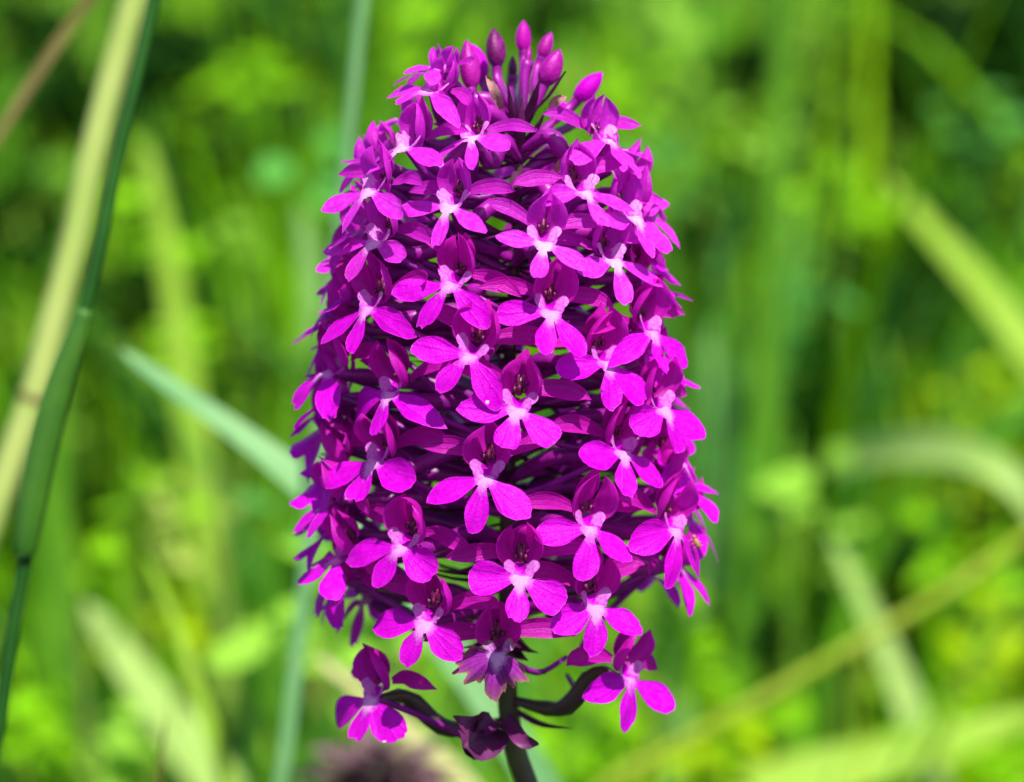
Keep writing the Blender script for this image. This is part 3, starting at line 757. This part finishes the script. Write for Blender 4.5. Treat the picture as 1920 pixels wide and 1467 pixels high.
# narrow dark bracts standing among the buds
for k in range(14):
    a = k * 2.4; A = axis(.3315 + .0003 * k); o_ = Vector((math.cos(a), math.sin(a), 0))
    B = A + o_ * rng.uniform(.0018, .0042) + Vector((0, 0, rng.uniform(.003, .0062)))
    v, f, p = tepal([O_INV @ q for q in smooth_path([A, (A + B) / 2 + o_ * .0006, B], 7)], [.00055 * math.sin(math.pi * (.25 + .72 * i / 6)) for i in range(7)], 5, .9, face=-o_ + Vector((0, 0, .01)), wave=.0001, seed=k)
    obj('bract', mesh('bract', v, f, M_BRACT if k % 3 else M_BUD, p), orchid)
# dead pale bract tips among the buds
for k, (a, b) in enumerate((((940, 205), (912, 142)), ((1030, 205), (1062, 182)), ((1040, 320), (1075, 300)))):
    A = at(*a, .262); B = at(*b, .261)
    v, f, p = tepal([O_INV @ q for q in smooth_path([A, (A + B) / 2 + Vector((0, -.0006, .0003)), B], 8)], [.00055 * math.sin(math.pi * (.15 + .8 * i / 7)) for i in range(8)], 5, 1.0, face=-FWD, wave=.0002, seed=k)
    obj('dead_bract', mesh('dead_bract', v, f, M_HUSK, p), orchid)
# spent plum bracts on the stem under the spike
for k, (a, b, w_) in enumerate((((930, 1365), (868, 1400), 2.0), ((945, 1350), (1010, 1395), 1.0), ((925, 1350), (850, 1345), 1.3), ((915, 1395), (860, 1370), 1.6))):
    A = at(*a, .268); B = at(*b, .264)
    v, f, p = tepal([O_INV @ q for q in smooth_path([A, (A + B) / 2 + Vector((0, -.0008, -.0006)), B], 9)], [w_ * MM * math.sin(math.pi * (.25 + .7 * i / 8)) for i in range(9)], 7, .9, face=Vector((.2, -.8, .4)), wave=.0004, seed=k + 9)
    obj('bract', mesh('bract', v, f, M_BRACT, p), orchid)

# ------------------------------------------------------------------ a withered plum flower head low behind the orchid
wh = bpy.data.objects.new('withered_flower', None); COL.objects.link(wh)
top = at(705, 1390, .40); foot = Vector((top.x + .004, top.y + .006, 0)); wh.location = foot
tag(wh, 'withered plum-brown flower head low beside the orchid stem', 'flower')
WI = Matrix.Translation(foot).inverted()
tv = tube([WI @ p for p in smooth_path([foot, (foot + top) / 2 + Vector((.003, 0, 0)), top - Vector((0, 0, .004))], 14)], [.0012] * 14, 8)
obj('stem', mesh('stem', *tv, M_STEM), wh)
M_PLUM = stalk_mat('withered_plum', (.09, .045, .06), (.20, .12, .13), 240, .8, .2, .1)
r9 = random.Random(4)
for k in range(46):
    t = k / 46; a = k * 2.4; up_ = 1 - 2 * t
    d = Vector((math.cos(a) * math.sqrt(1 - up_ * up_), math.sin(a) * math.sqrt(1 - up_ * up_), up_))
    c0 = top - Vector((0, 0, .008)); A = c0 + d * .002; B = c0 + Vector((d.x * .012, d.y * .012, d.z * .009)) * r9.uniform(.8, 1.2)
    v, f, p = tepal([WI @ q for q in smooth_path([A, (A + B) / 2 + Vector((r9.gauss(0, .001), r9.gauss(0, .001), .001)), B], 7)], [.0023 * math.sin(math.pi * (.2 + .72 * i / 6)) for i in range(7)], 5, .9, face=Vector((0, 0, 1)) if abs(d.z) < .8 else Vector((1, 0, .2)), wave=.0004, seed=k)
    obj('petal', mesh('petal', v, f, M_PLUM, p), wh)
ribbon('grass_blade', [(590, 1230), (690, 1310), (790, 1400), (880, 1490)], 46, .42, B_TAN, 'short dry tan blade beside the withered flower head')

# ------------------------------------------------------------------ a tiny brown insect on a flower at the right edge
M_BUG = stalk_mat('insect_brown', (.20, .09, .02), (.40, .22, .06), 1500, .4, .4)
T, nl = PLANES[21]; d = ray(1303, 1022); b0 = CAM + d * ((T - CAM).dot(nl) / d.dot(nl)) + nl * .0003
body = blob((0, 0, 0), .42, .75, .42, 8, 10)
bug = obj('insect', mesh('insect', *body, M_BUG)); bug.location = b0; bug.rotation_mode = 'QUATERNION'; bug.rotation_quaternion = nl.to_track_quat('Z', 'Y'); bug.scale = (.72,) * 3
tag(bug, 'tiny brown insect on a magenta flower lobe', 'insect')
obj('head', mesh('head', *blob((0, .95, .05), .26, .28, .26), M_BUG), bug)
for sx in (-1, 1):
    for q in (-.35, .1, .5):
        lv = tube([mmv(sx * .3, q, -.1), mmv(sx * .75, q * 1.3, .1), mmv(sx * 1.0, q * 1.6, -.55)], [.00005, .00004, .00003], 5)
        obj('leg', mesh('leg', *lv, M_BUG), bug)
